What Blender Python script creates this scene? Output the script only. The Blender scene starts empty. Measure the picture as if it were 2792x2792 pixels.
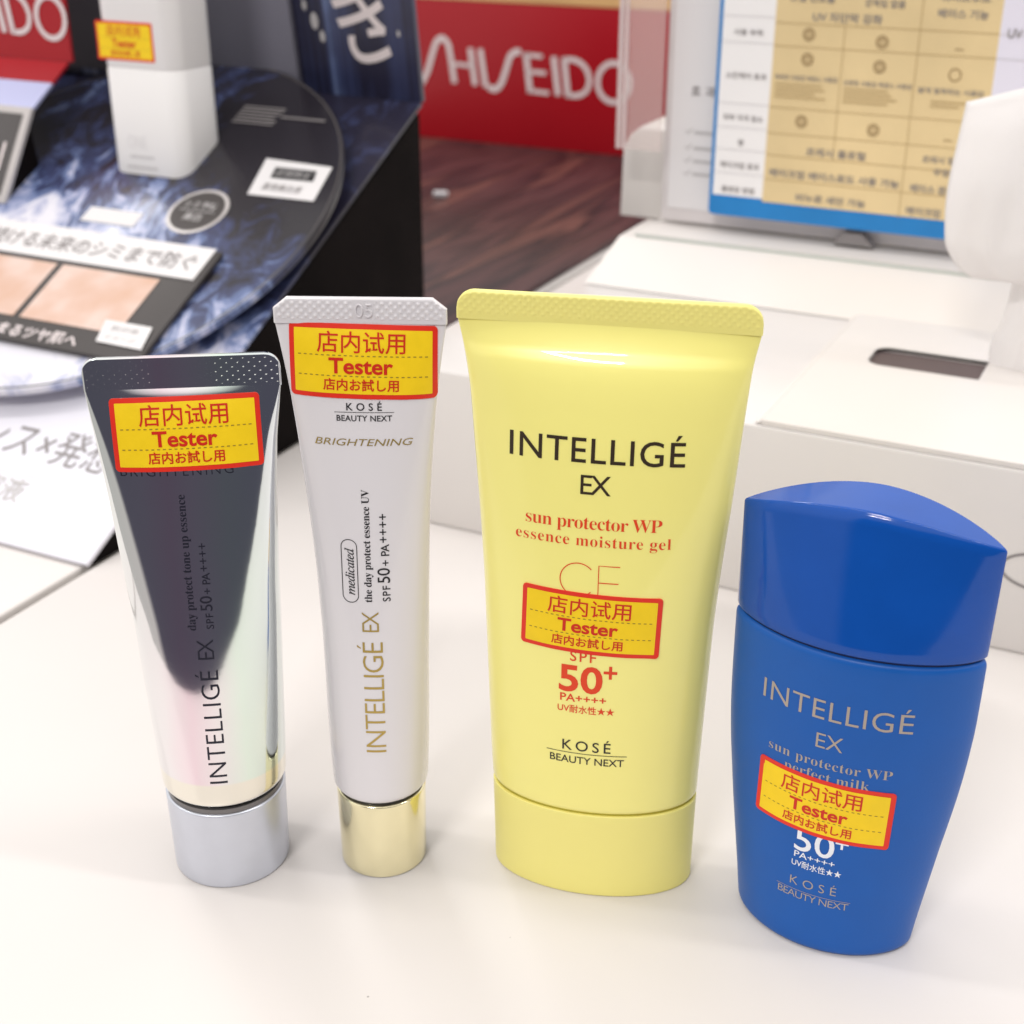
import bpy, bmesh, math, random
from mathutils import Vector, Matrix
random.seed(7)
SC = bpy.context.scene
COL = SC.collection
R = math.radians

# ------------------------------------------------------------------ camera
cam = bpy.data.cameras.new('camera')
cam.sensor_width = 36.0
cam.lens = 49.85
cam.clip_start = 0.01
cam.clip_end = 50
cam.dof.use_dof = True
cam.dof.focus_distance = 0.278
cam.dof.aperture_fstop = 22.5
camo = bpy.data.objects.new('camera', cam)
camo.location = (0, 0, 0.205)
camo.rotation_euler = (R(90 - 25.3), 0, 0)
COL.objects.link(camo)
SC.camera = camo

# ------------------------------------------------------------------ world: a bright shop, the dark photographer side towards -y
world = bpy.data.worlds.new('World')
SC.world = world
world.use_nodes = True
wt = world.node_tree
bg = wt.nodes['Background']
tc = wt.nodes.new('ShaderNodeTexCoord')
sep = wt.nodes.new('ShaderNodeSeparateXYZ')
wt.links.new(tc.outputs['Generated'], sep.inputs[0])
def wramp(src, stops):
    r = wt.nodes.new('ShaderNodeValToRGB')
    while len(r.color_ramp.elements) < len(stops):
        r.color_ramp.elements.new(0.5)
    for e, (p, c) in zip(r.color_ramp.elements, stops):
        e.position = p
        e.color = (*c, 1)
    wt.links.new(src, r.inputs[0])
    return r.outputs[0]
def wmath(op, a, b=None):
    n = wt.nodes.new('ShaderNodeMath')
    n.operation = op
    for i, v in enumerate((a, b)):
        if v is None: continue
        if isinstance(v, (int, float)): n.inputs[i].default_value = v
        else: wt.links.new(v, n.inputs[i])
    return n.outputs[0]
elev = wmath('ADD', wmath('MULTIPLY', sep.outputs['Z'], 0.5), 0.5)
shop = wramp(elev, [(0.0, (.34, .325, .31)), (0.44, (.40, .38, .36)), (0.50, (.52, .50, .48)), (0.60, (.73, .71, .695)), (0.80, (.79, .77, .745)), (1.0, (.79, .77, .745))])
# the customer holding the camera: a dark navy figure in front of the counter
front = wmath('ADD', wmath('MULTIPLY', sep.outputs['Y'], -.985), wmath('MULTIPLY', sep.outputs['X'], .17))
fig = wramp(front, [(0.55, (0, 0, 0)), (0.63, (1, 1, 1))])
low = wramp(elev, [(0.70, (1, 1, 1)), (0.75, (0, 0, 0))])
mul = wt.nodes.new('ShaderNodeMix'); mul.data_type = 'RGBA'; mul.blend_type = 'MULTIPLY'; mul.inputs[0].default_value = 1
wt.links.new(fig, mul.inputs[6]); wt.links.new(low, mul.inputs[7])
mx = wt.nodes.new('ShaderNodeMix'); mx.data_type = 'RGBA'
wt.links.new(mul.outputs[2], mx.inputs[0]); wt.links.new(shop, mx.inputs[6]); mx.inputs[7].default_value = (.056, .053, .070, 1)
wt.links.new(mx.outputs[2], bg.inputs['Color'])
bg.inputs['Strength'].default_value = 1.0

def area(name, loc, size, power, color, target=(0, .3, 0)):
    l = bpy.data.lights.new(name, 'AREA')
    l.shape = 'RECTANGLE'
    l.size, l.size_y = size
    l.energy = power
    l.color = color
    o = bpy.data.objects.new(name, l)
    o.location = loc
    d = Vector(target) - Vector(loc)
    o.rotation_euler = d.to_track_quat('-Z', 'Y').to_euler()
    COL.objects.link(o)
    return o
area('ceiling_light', (-0.70, -1.20, 1.75), (.50, .035), 13.0, (1, .975, .95), (0, .25, .06))
area('ceiling_light', (0.85, 0.10, 1.65), (.10, 1.1), 5.0, (1, .97, .945), (0.1, .3, 0))
area('ceiling_light', (-0.75, 0.45, 1.7), (.10, 1.1), 4.0, (1, .97, .945), (-0.05, .3, 0))
area('ceiling_light', (-0.8, 1.7, 1.7), (.9, .14), 5.0, (1, .97, .94), (-.05, .5, .1))

SC.view_settings.view_transform = 'Standard'
SC.view_settings.look = 'None'
SC.view_settings.exposure = 0.52
SC.view_settings.gamma = 1.0
SC.view_settings.use_curve_mapping = False
SC.render.engine = 'CYCLES'
SC.cycles.use_denoising = True
SC.cycles.max_bounces = 10
SC.cycles.caustics_reflective = False

# ------------------------------------------------------------------ helpers
def link(o, parent=None):
    COL.objects.link(o)
    if parent is not None: o.parent = parent
    return o
def tag(o, label=None, cat=None, group=None, kind=None):
    if label: o['label'] = label
    if cat: o['category'] = cat
    if group: o['group'] = group
    if kind: o['kind'] = kind
    return o
def empty(name, loc=(0, 0, 0), rot=(0, 0, 0), parent=None):
    o = bpy.data.objects.new(name, None)
    o.empty_display_size = .01
    o.location = loc
    o.rotation_euler = rot
    return link(o, parent)
def mesh_obj(name, verts, faces, mat, parent=None, smooth=None, mats=None):
    me = bpy.data.meshes.new(name)
    me.from_pydata([tuple(v) for v in verts], [], faces)
    me.validate()
    bm = bmesh.new(); bm.from_mesh(me)
    bmesh.ops.recalc_face_normals(bm, faces=bm.faces)
    bm.to_mesh(me); bm.free()
    if smooth is not None:
        me.polygons.foreach_set('use_smooth', [True] * len(me.polygons))
        me.set_sharp_from_angle(angle=R(smooth))
    me.materials.append(mat)
    o = bpy.data.objects.new(name, me)
    return link(o, parent)
def bm_obj(name, bm, mat, parent=None, smooth=None):
    me = bpy.data.meshes.new(name)
    bm.to_mesh(me); bm.free()
    if smooth is not None:
        me.polygons.foreach_set('use_smooth', [True] * len(me.polygons))
        me.set_sharp_from_angle(angle=R(smooth))
    me.materials.append(mat)
    return link(bpy.data.objects.new(name, me), parent)
def box_bm(x0, x1, y0, y1, z0, z1, bevel=0.0, seg=3, bm=None):
    b = bmesh.new()
    bmesh.ops.create_cube(b, size=1)
    for v in b.verts:
        v.co = Vector(((x0 + x1) / 2 + v.co.x * (x1 - x0), (y0 + y1) / 2 + v.co.y * (y1 - y0), (z0 + z1) / 2 + v.co.z * (z1 - z0)))
    if bevel:
        bmesh.ops.bevel(b, geom=b.edges[:], offset=bevel, segments=seg, profile=.5, affect='EDGES')
    if bm is not None:
        me = bpy.data.meshes.new('t'); b.to_mesh(me); b.free(); bm.from_mesh(me); bpy.data.meshes.remove(me)
        return bm
    return b
def box(name, x0, x1, y0, y1, z0, z1, mat, parent=None, bevel=0.0, seg=3):
    return bm_obj(name, box_bm(x0, x1, y0, y1, z0, z1, bevel, seg), mat, parent, smooth=40 if bevel else None)
def rounded_outline(x0, x1, y0, y1, r, n=8, corners=(1, 1, 1, 1)):
    pts = []
    for (cx, cy, a0, on) in ((x1 - r, y1 - r, 0, corners[0]), (x0 + r, y1 - r, 90, corners[1]), (x0 + r, y0 + r, 180, corners[2]), (x1 - r, y0 + r, 270, corners[3])):
        if not on:
            pts.append((cx + (r if a0 in (0, 270) else -r), cy + (r if a0 in (0, 90) else -r)))
            continue
        for i in range(n + 1):
            a = R(a0 + 90 * i / n)
            pts.append((cx + r * math.cos(a), cy + r * math.sin(a)))
    return pts
def prism(name, pts, h0, h1, mat, parent=None, bevel=0.0, axes='xyz'):
    b = bmesh.new()
    vs = [b.verts.new((x, y, h0)) for x, y in pts]
    f = b.faces.new(vs)
    r = bmesh.ops.extrude_face_region(b, geom=[f])
    for v in r['geom']:
        if isinstance(v, bmesh.types.BMVert): v.co.z = h1
    bmesh.ops.recalc_face_normals(b, faces=b.faces)
    if bevel:
        ed = [e for e in b.edges if abs(e.verts[0].co.z - e.verts[1].co.z) < 1e-7]
        bmesh.ops.bevel(b, geom=ed, offset=bevel, segments=2, profile=.5, affect='EDGES')
    if axes == 'xzy':       # drawn in x/z, thickness along -y
        for v in b.verts: v.co = Vector((v.co.x, -v.co.z, v.co.y))
        bmesh.ops.recalc_face_normals(b, faces=b.faces)
    return bm_obj(name, b, mat, parent, smooth=35)

# ------------------------------------------------------------------ materials
def mat(name, color, rough=.5, metal=0.0, coat=0.0, spec=.5, noise=0.0, nscale=60, bump=0.0, bscale=400, sss=0.0, trans=0.0, ior=1.45, coat_rough=.05):
    m = bpy.data.materials.new(name)
    m.use_nodes = True
    nt = m.node_tree
    p = nt.nodes['Principled BSDF']
    p.inputs['Base Color'].default_value = (*color, 1)
    p.inputs['Roughness'].default_value = rough
    p.inputs['Metallic'].default_value = metal
    p.inputs['Coat Weight'].default_value = coat
    p.inputs['Coat Roughness'].default_value = coat_rough
    p.inputs['Specular IOR Level'].default_value = spec
    p.inputs['IOR'].default_value = ior
    if trans: p.inputs['Transmission Weight'].default_value = trans
    if sss:
        p.inputs['Subsurface Weight'].default_value = sss
        p.inputs['Subsurface Radius'].default_value = (.002, .002, .002)
        p.inputs['Subsurface Scale'].default_value = .5
    tcn = nt.nodes.new('ShaderNodeTexCoord')
    if noise:
        n = nt.nodes.new('ShaderNodeTexNoise')
        n.inputs['Scale'].default_value = nscale
        n.inputs['Detail'].default_value = 6
        nt.links.new(tcn.outputs['Object'], n.inputs['Vector'])
        r = nt.nodes.new('ShaderNodeValToRGB')
        r.color_ramp.elements[0].position = .3; r.color_ramp.elements[1].position = .7
        r.color_ramp.elements[0].color = (*[c * (1 - noise) for c in color], 1)
        r.color_ramp.elements[1].color = (*[min(1, c * (1 + noise)) for c in color], 1)
        nt.links.new(n.outputs[0], r.inputs[0])
        nt.links.new(r.outputs[0], p.inputs['Base Color'])
        rr = nt.nodes.new('ShaderNodeMapRange')
        rr.inputs['To Min'].default_value = max(0, rough - .06); rr.inputs['To Max'].default_value = rough + .08
        nt.links.new(n.outputs[0], rr.inputs['Value'])
        nt.links.new(rr.outputs[0], p.inputs['Roughness'])
    if bump:
        n2 = nt.nodes.new('ShaderNodeTexNoise')
        n2.inputs['Scale'].default_value = bscale
        n2.inputs['Detail'].default_value = 4
        nt.links.new(tcn.outputs['Object'], n2.inputs['Vector'])
        b = nt.nodes.new('ShaderNodeBump')
        b.inputs['Strength'].default_value = bump
        b.inputs['Distance'].default_value = .0004
        nt.links.new(n2.outputs[0], b.inputs['Height'])
        nt.links.new(b.outputs[0], p.inputs['Normal'])
    return m
def nodes(m): return m.node_tree, m.node_tree.nodes['Principled BSDF']
def N(nt, kind, **kw):
    n = nt.nodes.new(kind)
    for k, v in kw.items(): setattr(n, k, v)
    return n
def ramp(nt, src, stops, interp='LINEAR'):
    r = nt.nodes.new('ShaderNodeValToRGB')
    r.color_ramp.interpolation = interp
    while len(r.color_ramp.elements) < len(stops): r.color_ramp.elements.new(.5)
    for e, (p, c) in zip(r.color_ramp.elements, stops):
        e.position = p; e.color = (*c, 1)
    nt.links.new(src, r.inputs[0])
    return r.outputs[0]
def mrange(nt, src, a, b, c=0., d=1.):
    n = nt.nodes.new('ShaderNodeMapRange')
    n.interpolation_type = 'SMOOTHSTEP'
    for k, v in (('From Min', a), ('From Max', b), ('To Min', c), ('To Max', d)): n.inputs[k].default_value = v
    nt.links.new(src, n.inputs['Value'])
    return n.outputs[0]
def mth(nt, op, a, b=None):
    n = nt.nodes.new('ShaderNodeMath'); n.operation = op
    for i, v in enumerate((a, b)):
        if v is None: continue
        if isinstance(v, (int, float)): n.inputs[i].default_value = v
        else: nt.links.new(v, n.inputs[i])
    return n.outputs[0]
def mixc(nt, f, a, b):
    n = nt.nodes.new('ShaderNodeMix'); n.data_type = 'RGBA'
    nt.links.new(f, n.inputs[0])
    for i, v in ((6, a), (7, b)):
        if isinstance(v, tuple): n.inputs[i].default_value = (*v, 1)
        else: nt.links.new(v, n.inputs[i])
    return n.outputs[2]

M = {}
M['counter'] = mat('white_laminate', (.645, .610, .592), rough=.3, spec=.32, noise=.02, nscale=9, bump=.03, bscale=900)
def specks(m, base_shift=.55, scale=70, size=.022):
    nt, p = nodes(m)
    src = p.inputs['Base Color'].links[0].from_socket
    t = nt.nodes.new('ShaderNodeTexCoord'); v = nt.nodes.new('ShaderNodeTexVoronoi'); v.inputs['Scale'].default_value = scale
    nt.links.new(t.outputs['Object'], v.inputs['Vector'])
    n = nt.nodes.new('ShaderNodeTexNoise'); n.inputs['Scale'].default_value = 26; nt.links.new(t.outputs['Object'], n.inputs['Vector'])
    a = mth(nt, 'LESS_THAN', v.outputs['Distance'], size); b = mth(nt, 'GREATER_THAN', n.outputs[0], .50)
    f = mth(nt, 'MULTIPLY', mth(nt, 'MULTIPLY', a, b), base_shift)
    nt.links.new(mixc(nt, f, src, (.16, .14, .12)), p.inputs['Base Color'])
M['greywhite'] = mat('grey_white_riser', (.68, .648, .632), rough=.3, noise=.015, nscale=20, bump=.02, bscale=700)  # riser body, a touch greyer than its tray lid
M['white_acrylic'] = mat('white_acrylic', (.70, .665, .64), rough=.3, noise=.01, nscale=20, bump=.02, bscale=700)
M['white_plastic'] = mat('white_plastic', (.84, .825, .82), rough=.35, noise=.01, nscale=25)
M['gap'] = mat('gap_filler', (.085, .07, .045), rough=.8)
M['slot'] = mat('slot_lining', (.115, .085, .085), rough=.55, noise=.1)
M['black'] = mat('black_card', (.009, .007, .007), rough=.6, spec=.03, noise=.3, nscale=40)
M['ink'] = mat('black_ink', (.015, .014, .016), rough=.4)
M['inkbrown'] = mat('dark_brown_ink', (.035, .022, .012), rough=.4)
M['inknavy'] = mat('navy_foil_ink', (.010, .010, .022), rough=.45)
M['inkred'] = mat('orange_red_ink', (.74, .055, .012), rough=.4)
M['inkgold'] = mat('gold_ink', (.50, .36, .10), rough=.32, metal=.55)
M['inktaupe'] = mat('taupe_foil_ink', (.42, .36, .31), rough=.4, metal=.3)
M['inkwhite'] = mat('white_ink', (.80, .82, .88), rough=.45)
M['inkgrey'] = mat('grey_ink', (.24, .22, .22), rough=.6)
M['inklight'] = mat('pale_grey_ink', (.50, .48, .48), rough=.6)
M['stickred'] = mat('sticker_red', (.74, .028, .012), rough=.42, bump=.05, bscale=3000)
M['stickyellow'] = mat('sticker_yellow', (.90, .615, .006), rough=.45, noise=.03, nscale=300, bump=.05, bscale=3000)
M['sticktext'] = mat('sticker_red_ink', (.60, .018, .006), rough=.45)
M['dash'] = mat('sticker_dash_ink', (.30, .19, .02), rough=.5)
M['yellow'] = mat('yellow_tube_plastic', (.925, .85, .265), rough=.30, spec=.45, coat=.6, coat_rough=.025, sss=.12, noise=.012, nscale=45, bump=.045, bscale=75)
M['yellowcap'] = mat('yellow_cap_plastic', (.88, .80, .255), rough=.38, sss=.1, noise=.012, nscale=60, bump=.03, bscale=1500)
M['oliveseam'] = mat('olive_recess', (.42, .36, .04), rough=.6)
M['whitetube'] = mat('pearl_white_plastic', (.74, .715, .735), rough=.22, coat=.3, sss=.1, bump=.02, bscale=60)
M['gold'] = mat('pale_gold_metal', (.93, .865, .58), rough=.14, metal=1.0, noise=.02, nscale=200)
M['silvercap'] = mat('blue_grey_metal', (.66, .69, .77), rough=.30, metal=.85, noise=.02, nscale=200)
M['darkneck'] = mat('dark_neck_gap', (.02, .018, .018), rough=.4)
M['greyneck'] = mat('grey_neck', (.20, .19, .19), rough=.3, metal=.5)
M['bluebody'] = mat('blue_satin_plastic', (.006, .096, .40), rough=.38, spec=.38, noise=.03, nscale=120, bump=.05, bscale=1800)
M['bluecap'] = mat('blue_gloss_plastic', (.004, .070, .36), rough=.08, spec=.42, noise=.06, nscale=70, bump=.02, bscale=500)
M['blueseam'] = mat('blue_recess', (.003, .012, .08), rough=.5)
M['red'] = mat('red_sign', (.37, .0035, .011), rough=.35, noise=.03, nscale=12)
M['logowhite'] = mat('logo_white', (.74, .66, .66), rough=.4)
M['lavender'] = mat('lavender_card', (.50, .53, .78), rough=.4)
M['tan'] = mat('tan_card', (.66, .40, .17), rough=.5, noise=.1, nscale=15)
M['acrylicgrey'] = mat('grey_acrylic', (.50, .47, .46), rough=.2)
M['darkgrey'] = mat('dark_grey_print', (.075, .068, .068), rough=.25, noise=.15, nscale=30)
M['paper'] = mat('white_paper', (.70, .68, .685), rough=.5, noise=.01, nscale=30)
M['lilacpaper'] = mat('lilac_paper', (.74, .72, .83), rough=.5)
M['sheet'] = mat('leaflet_paper', (.74, .72, .73), rough=.45)
M['holder'] = mat('smoky_acrylic', (.68, .64, .645), rough=.15, noise=.05, nscale=40)
M['chartblue'] = mat('chart_blue', (.012, .20, .53), rough=.4, noise=.06, nscale=60)
M['charttan'] = mat('chart_tan', (.71, .555, .305), rough=.5, noise=.08, nscale=22)
M['chartline'] = mat('chart_line', (.50, .37, .18), rough=.5)
M['greyline'] = mat('grey_line', (.62, .60, .62), rough=.5)
M['chartwhite'] = mat('chart_white', (.84, .825, .83), rough=.5)
M['ratingink'] = mat('tan_brown_ink', (.36, .25, .12), rough=.6)
M['glassedge'] = mat('green_glass_edge', (.56, .60, .56), rough=.2)
M['card'] = mat('dark_card_print', (.045, .038, .037), rough=.42, noise=.1, nscale=40)
M['greyboard'] = mat('slate_board', (.10, .10, .15), rough=.5, noise=.35, nscale=16)

specks(M['counter'])
# silver holographic foil: its own pink / green print across the width, a clear cream band above the cap
M['foil'] = mat('holographic_foil', (.8, .8, .82), rough=.085, metal=1.0, bump=.05, bscale=75)
nt, p = nodes(M['foil'])
t = N(nt, 'ShaderNodeTexCoord'); s = N(nt, 'ShaderNodeSeparateXYZ'); nt.links.new(t.outputs['Object'], s.inputs[0])
wob = N(nt, 'ShaderNodeTexNoise'); wob.inputs['Scale'].default_value = 60; nt.links.new(t.outputs['Object'], wob.inputs['Vector'])
xx = mth(nt, 'ADD', s.outputs['X'], mth(nt, 'MULTIPLY', mth(nt, 'SUBTRACT', wob.outputs[0], .5), .004))
xr = mrange(nt, xx, -.016, .016); nt.nodes[-1].interpolation_type = 'LINEAR'
colx = ramp(nt, xr, [(0.0, (.80, .84, .84)), (.20, (.88, .86, .88)), (.36, (.92, .76, .83)), (.52, (.90, .86, .88)), (.70, (.80, .92, .84)), (.86, (.78, .86, .84)), (1.0, (.78, .83, .86))])
zmask = mrange(nt, s.outputs['Z'], .0268, .0274)
nt.links.new(mixc(nt, zmask, (.90, .87, .78), colx), p.inputs['Base Color'])

# wood laminate, grain along y
M['wood'] = mat('dark_wood_laminate', (.06, .03, .03), rough=.4, spec=.25)
nt, p = nodes(M['wood'])
t = N(nt, 'ShaderNodeTexCoord'); mp = N(nt, 'ShaderNodeMapping'); mp.inputs['Scale'].default_value = (48, 4.5, 20)
nt.links.new(t.outputs['Object'], mp.inputs[0])
n1 = N(nt, 'ShaderNodeTexNoise'); n1.inputs['Scale'].default_value = 1.0; n1.inputs['Detail'].default_value = 8; n1.inputs['Distortion'].default_value = .6
nt.links.new(mp.outputs[0], n1.inputs['Vector'])
nt.links.new(ramp(nt, n1.outputs[0], [(.30, (.016, .009, .013)), (.44, (.080, .034, .036)), (.54, (.020, .011, .015)), (.63, (.135, .056, .048)), (.76, (.028, .015, .018))]), p.inputs['Base Color'])

nt, p = nodes(M['greyboard'])
t = N(nt, 'ShaderNodeTexCoord'); s = N(nt, 'ShaderNodeSeparateXYZ'); nt.links.new(t.outputs['Object'], s.inputs[0])
n1 = N(nt, 'ShaderNodeTexNoise'); n1.inputs['Scale'].default_value = 14; nt.links.new(t.outputs['Object'], n1.inputs['Vector'])
v = mth(nt, 'ADD', mrange(nt, s.outputs['X'], -.16, -.06), mth(nt, 'MULTIPLY', mth(nt, 'SUBTRACT', n1.outputs[0], .5), .5))
nt.links.new(ramp(nt, v, [(0.1, (.11, .10, .115)), (.55, (.12, .12, .15)), (.95, (.23, .225, .275))]), p.inputs['Base Color'])

# printed splashing water: dark navy with white and blue foam
def splash_mat(name, bias_y, bias_x, dark, rough, coat):
    m = mat(name, (.5, .5, .5), rough=rough, coat=coat)
    nt, p = nodes(m)
    t = N(nt, 'ShaderNodeTexCoord'); s = N(nt, 'ShaderNodeSeparateXYZ'); nt.links.new(t.outputs['Object'], s.inputs[0])
    mp = N(nt, 'ShaderNodeMapping'); mp.inputs['Scale'].default_value = (62, 40, 1); mp.inputs['Rotation'].default_value = (0, 0, R(32))
    nt.links.new(t.outputs['Object'], mp.inputs[0])
    a = N(nt, 'ShaderNodeTexNoise'); a.inputs['Scale'].default_value = 1.0; a.inputs['Detail'].default_value = 10; a.inputs['Roughness'].default_value = .66; a.inputs['Distortion'].default_value = 1.4
    nt.links.new(mp.outputs[0], a.inputs['Vector'])
    b = N(nt, 'ShaderNodeTexNoise'); b.inputs['Scale'].default_value = 22; b.inputs['Detail'].default_value = 3
    nt.links.new(t.outputs['Object'], b.inputs['Vector'])
    by = mrange(nt, s.outputs['Y'], bias_y[0], bias_y[1], bias_y[2], bias_y[3])
    bx = mrange(nt, s.outputs['X'], bias_x[0], bias_x[1], bias_x[2], bias_x[3])
    v = mth(nt, 'ADD', mth(nt, 'ADD', a.outputs[0], by), bx)
    v = mth(nt, 'ADD', v, mth(nt, 'MULTIPLY', mth(nt, 'SUBTRACT', b.outputs[0], .5), .35))
    col = ramp(nt, v, [(.36, dark), (.50, (.045, .055, .13)), (.57, (.14, .19, .36)), (.63, (.40, .42, .58)), (.74, (.68, .67, .735))])
    nt.links.new(col, p.inputs['Base Color'])
    return m
M['slopeprint'] = splash_mat('splash_print', (.16, .035, -.14, .52), (-.30, 0, .04, -.03), (.018, .016, .032), .3, .15)
M['discprint'] = splash_mat('splash_disc_print', (.19, .080, -.26, .17), (-.10, -.02, .20, -.03), (.020, .017, .022), .24, .12)
M['boardprint'] = splash_mat('navy_board_print', (0, .3, -.05, -.03), (-.3, 0, -.02, -.02), (.024, .023, .048), .3, .1)

# skin photographs on the card
M['skin'] = mat('skin_photo', (.55, .36, .29), rough=.4)
nt, p = nodes(M['skin'])
t = N(nt, 'ShaderNodeTexCoord'); n1 = N(nt, 'ShaderNodeTexNoise'); n1.inputs['Scale'].default_value = 55; n1.inputs['Detail'].default_value = 2
nt.links.new(t.outputs['Object'], n1.inputs['Vector'])
nt.links.new(ramp(nt, n1.outputs[0], [(.30, (.56, .34, .24)), (.48, (.60, .41, .33)), (.62, (.66, .50, .44)), (.75, (.58, .40, .33))]), p.inputs['Base Color'])

# clear / hazy acrylic
def clear(name, tint, fac):
    m = bpy.data.materials.new(name); m.use_nodes = True
    nt = m.node_tree; p = nt.nodes['Principled BSDF']; out = nt.nodes['Material Output']
    p.inputs['Base Color'].default_value = (*tint, 1); p.inputs['Roughness'].default_value = .15
    tr = N(nt, 'ShaderNodeBsdfTransparent'); mxs = N(nt, 'ShaderNodeMixShader'); mxs.inputs[0].default_value = fac
    nt.links.new(tr.outputs[0], mxs.inputs[1]); nt.links.new(p.outputs[0], mxs.inputs[2]); nt.links.new(mxs.outputs[0], out.inputs[0])
    return m
M['haze'] = clear('frosted_acrylic', (.74, .62, .60), .27)
M['edge'] = clear('acrylic_edge', (.72, .60, .60), .75)

# ------------------------------------------------------------------ lettering
def font_mesh(body, track=1.0, bold=0.0, res=4):
    c = bpy.data.curves.new('t', 'FONT')
    c.body = body; c.size = 1.0; c.resolution_u = res; c.offset = bold; c.space_character = track
    c.fill_mode = 'FRONT'
    o = bpy.data.objects.new('t', c); COL.objects.link(o)
    dg = bpy.context.evaluated_depsgraph_get()
    me = bpy.data.meshes.new_from_object(o.evaluated_get(dg))
    vs = [(v.co.x, v.co.y) for v in me.vertices]; fs = [tuple(f.vertices) for f in me.polygons]
    bpy.data.objects.remove(o); bpy.data.curves.remove(c); bpy.data.meshes.remove(me)
    return vs, fs
CAPS = {}
def caph(ch, bold):
    k = (ch, round(bold, 4))
    if k not in CAPS:
        vs, _ = font_mesh(ch, bold=bold); CAPS[k] = max(v[1] for v in vs)
    return CAPS[k]
def text2d(body, x0, x1, yb, cap, ref='I', bold=0.0, track=None, shear=0.0, bbox=None):
    """flat text (mm) from x0 to x1 on baseline yb with the given cap height; bbox=(y0,y1) fits the ink box instead"""
    if track is None and bbox is None and len(body) > 1:
        v1, _ = font_mesh(body, 1.0, bold, 1); v2, _ = font_mesh(body, 1.5, bold, 1)
        w1 = max(v[0] for v in v1) - min(v[0] for v in v1); w2 = max(v[0] for v in v2) - min(v[0] for v in v2)
        want = (x1 - x0) / (cap / caph(ref, bold))
        track = max(.75, min(3.0, 1 + .5 * (want - w1) / max(1e-6, w2 - w1)))
    vs, fs = font_mesh(body, track or 1.0, bold)
    if shear: vs = [(x + shear * y, y) for x, y in vs]
    a, b = min(v[0] for v in vs), max(v[0] for v in vs)
    sx = (x1 - x0) / (b - a)
    if bbox:
        c, d = min(v[1] for v in vs), max(v[1] for v in vs); sy = (bbox[1] - bbox[0]) / (d - c)
        return [(x0 + (x - a) * sx, bbox[0] + (y - c) * sy) for x, y in vs], fs
    sy = cap / caph(ref, bold)
    return [(x0 + (x - a) * sx, yb + y * sy) for x, y in vs], fs
def skew2d(tv, kx, ky, x0, x1, y0, y1):
    vs = [(x + kx * y, y + ky * x) for x, y in tv[0]]
    a, b = min(v[0] for v in vs), max(v[0] for v in vs); c, d = min(v[1] for v in vs), max(v[1] for v in vs)
    return [(x0 + (x - a) * (x1 - x0) / (b - a), y0 + (y - c) * (y1 - y0) / (d - c)) for x, y in vs], tv[1]
def turn(tv, xb, z0):
    """text reading upwards: baseline on the line x = xb, starting at height z0"""
    vs, fs = tv
    return [(xb - y, z0 + x) for x, y in vs], fs
def join2d(*parts):
    V, F = [], []
    for vs, fs in parts:
        n = len(V); V += vs; F += [tuple(i + n for i in f) for f in fs]
    return V, F
def rect2d(x0, x1, y0, y1): return [(x0, y0), (x1, y0), (x1, y1), (x0, y1)], [(0, 1, 2, 3)]
def stroke2d(pts, w, closed=False, cap=True):
    """ribbon of width w along a polyline"""
    n = len(pts); V = []
    for i in range(n):
        if closed: a, b = pts[i - 1], pts[(i + 1) % n]
        else: a, b = pts[max(0, i - 1)], pts[min(n - 1, i + 1)]
        dx, dy = b[0] - a[0], b[1] - a[1]; l = math.hypot(dx, dy) or 1
        nx, ny = -dy / l * w / 2, dx / l * w / 2
        V += [(pts[i][0] + nx, pts[i][1] + ny), (pts[i][0] - nx, pts[i][1] - ny)]
    F = [(2 * i, 2 * i + 1, 2 * i + 3, 2 * i + 2) for i in range(n - 1)]
    if closed: F.append((2 * n - 2, 2 * n - 1, 1, 0))
    return V, F
def arc(cx, cy, rx, ry, a0, a1, n=28): return [(cx + rx * math.cos(R(a0 + (a1 - a0) * i / n)), cy + ry * math.sin(R(a0 + (a1 - a0) * i / n))) for i in range(n + 1)]
def smooth_line(pts, n=8):
    out = []
    for i in range(len(pts) - 1):
        p0, p1, p2, p3 = pts[max(0, i - 1)], pts[i], pts[i + 1], pts[min(len(pts) - 1, i + 2)]
        for k in range(n):
            t = k / n
            out.append(tuple(.5 * (2 * p1[j] + (p2[j] - p0[j]) * t + (2 * p0[j] - 5 * p1[j] + 4 * p2[j] - p3[j]) * t * t + (3 * p1[j] - p0[j] - 3 * p2[j] + p3[j]) * t ** 3) for j in (0, 1)))
    return out + [pts[-1]]
def print2d(name, tv, mapper, material, parent, cut=None, wall=None):
    """put flat artwork (mm) on a surface: mapper(x, y) -> local point in metres"""
    b = bmesh.new()
    vs = [b.verts.new((x, y, 0)) for x, y in tv[0]]
    for f in tv[1]:
        try: b.faces.new([vs[i] for i in f])
        except ValueError: pass
    if cut:
        for ax, step in ((0, cut[0]), (1, cut[1])):
            lo = min(v.co[ax] for v in b.verts); hi = max(v.co[ax] for v in b.verts)
            k = math.floor(lo / step) + 1
            while k * step < hi:
                co = [0, 0, 0]; no = [0, 0, 0]; co[ax] = k * step; no[ax] = 1
                bmesh.ops.bisect_plane(b, geom=b.verts[:] + b.edges[:] + b.faces[:], plane_co=co, plane_no=no)
                k += 1
    for f in b.faces:
        if f.normal.z < 0: f.normal_flip()
    if wall is not None:
        be = [e for e in b.edges if e.is_boundary]
        r = bmesh.ops.extrude_edge_only(b, edges=be)
        low = set(v for v in r['geom'] if isinstance(v, bmesh.types.BMVert))
    for v in b.verts:
        x, y = v.co.x, v.co.y
        v.co = Vector(mapper(x, y) if wall is None or v not in low else wall(x, y))
    return bm_obj(name, b, material, parent, smooth=30)

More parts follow.
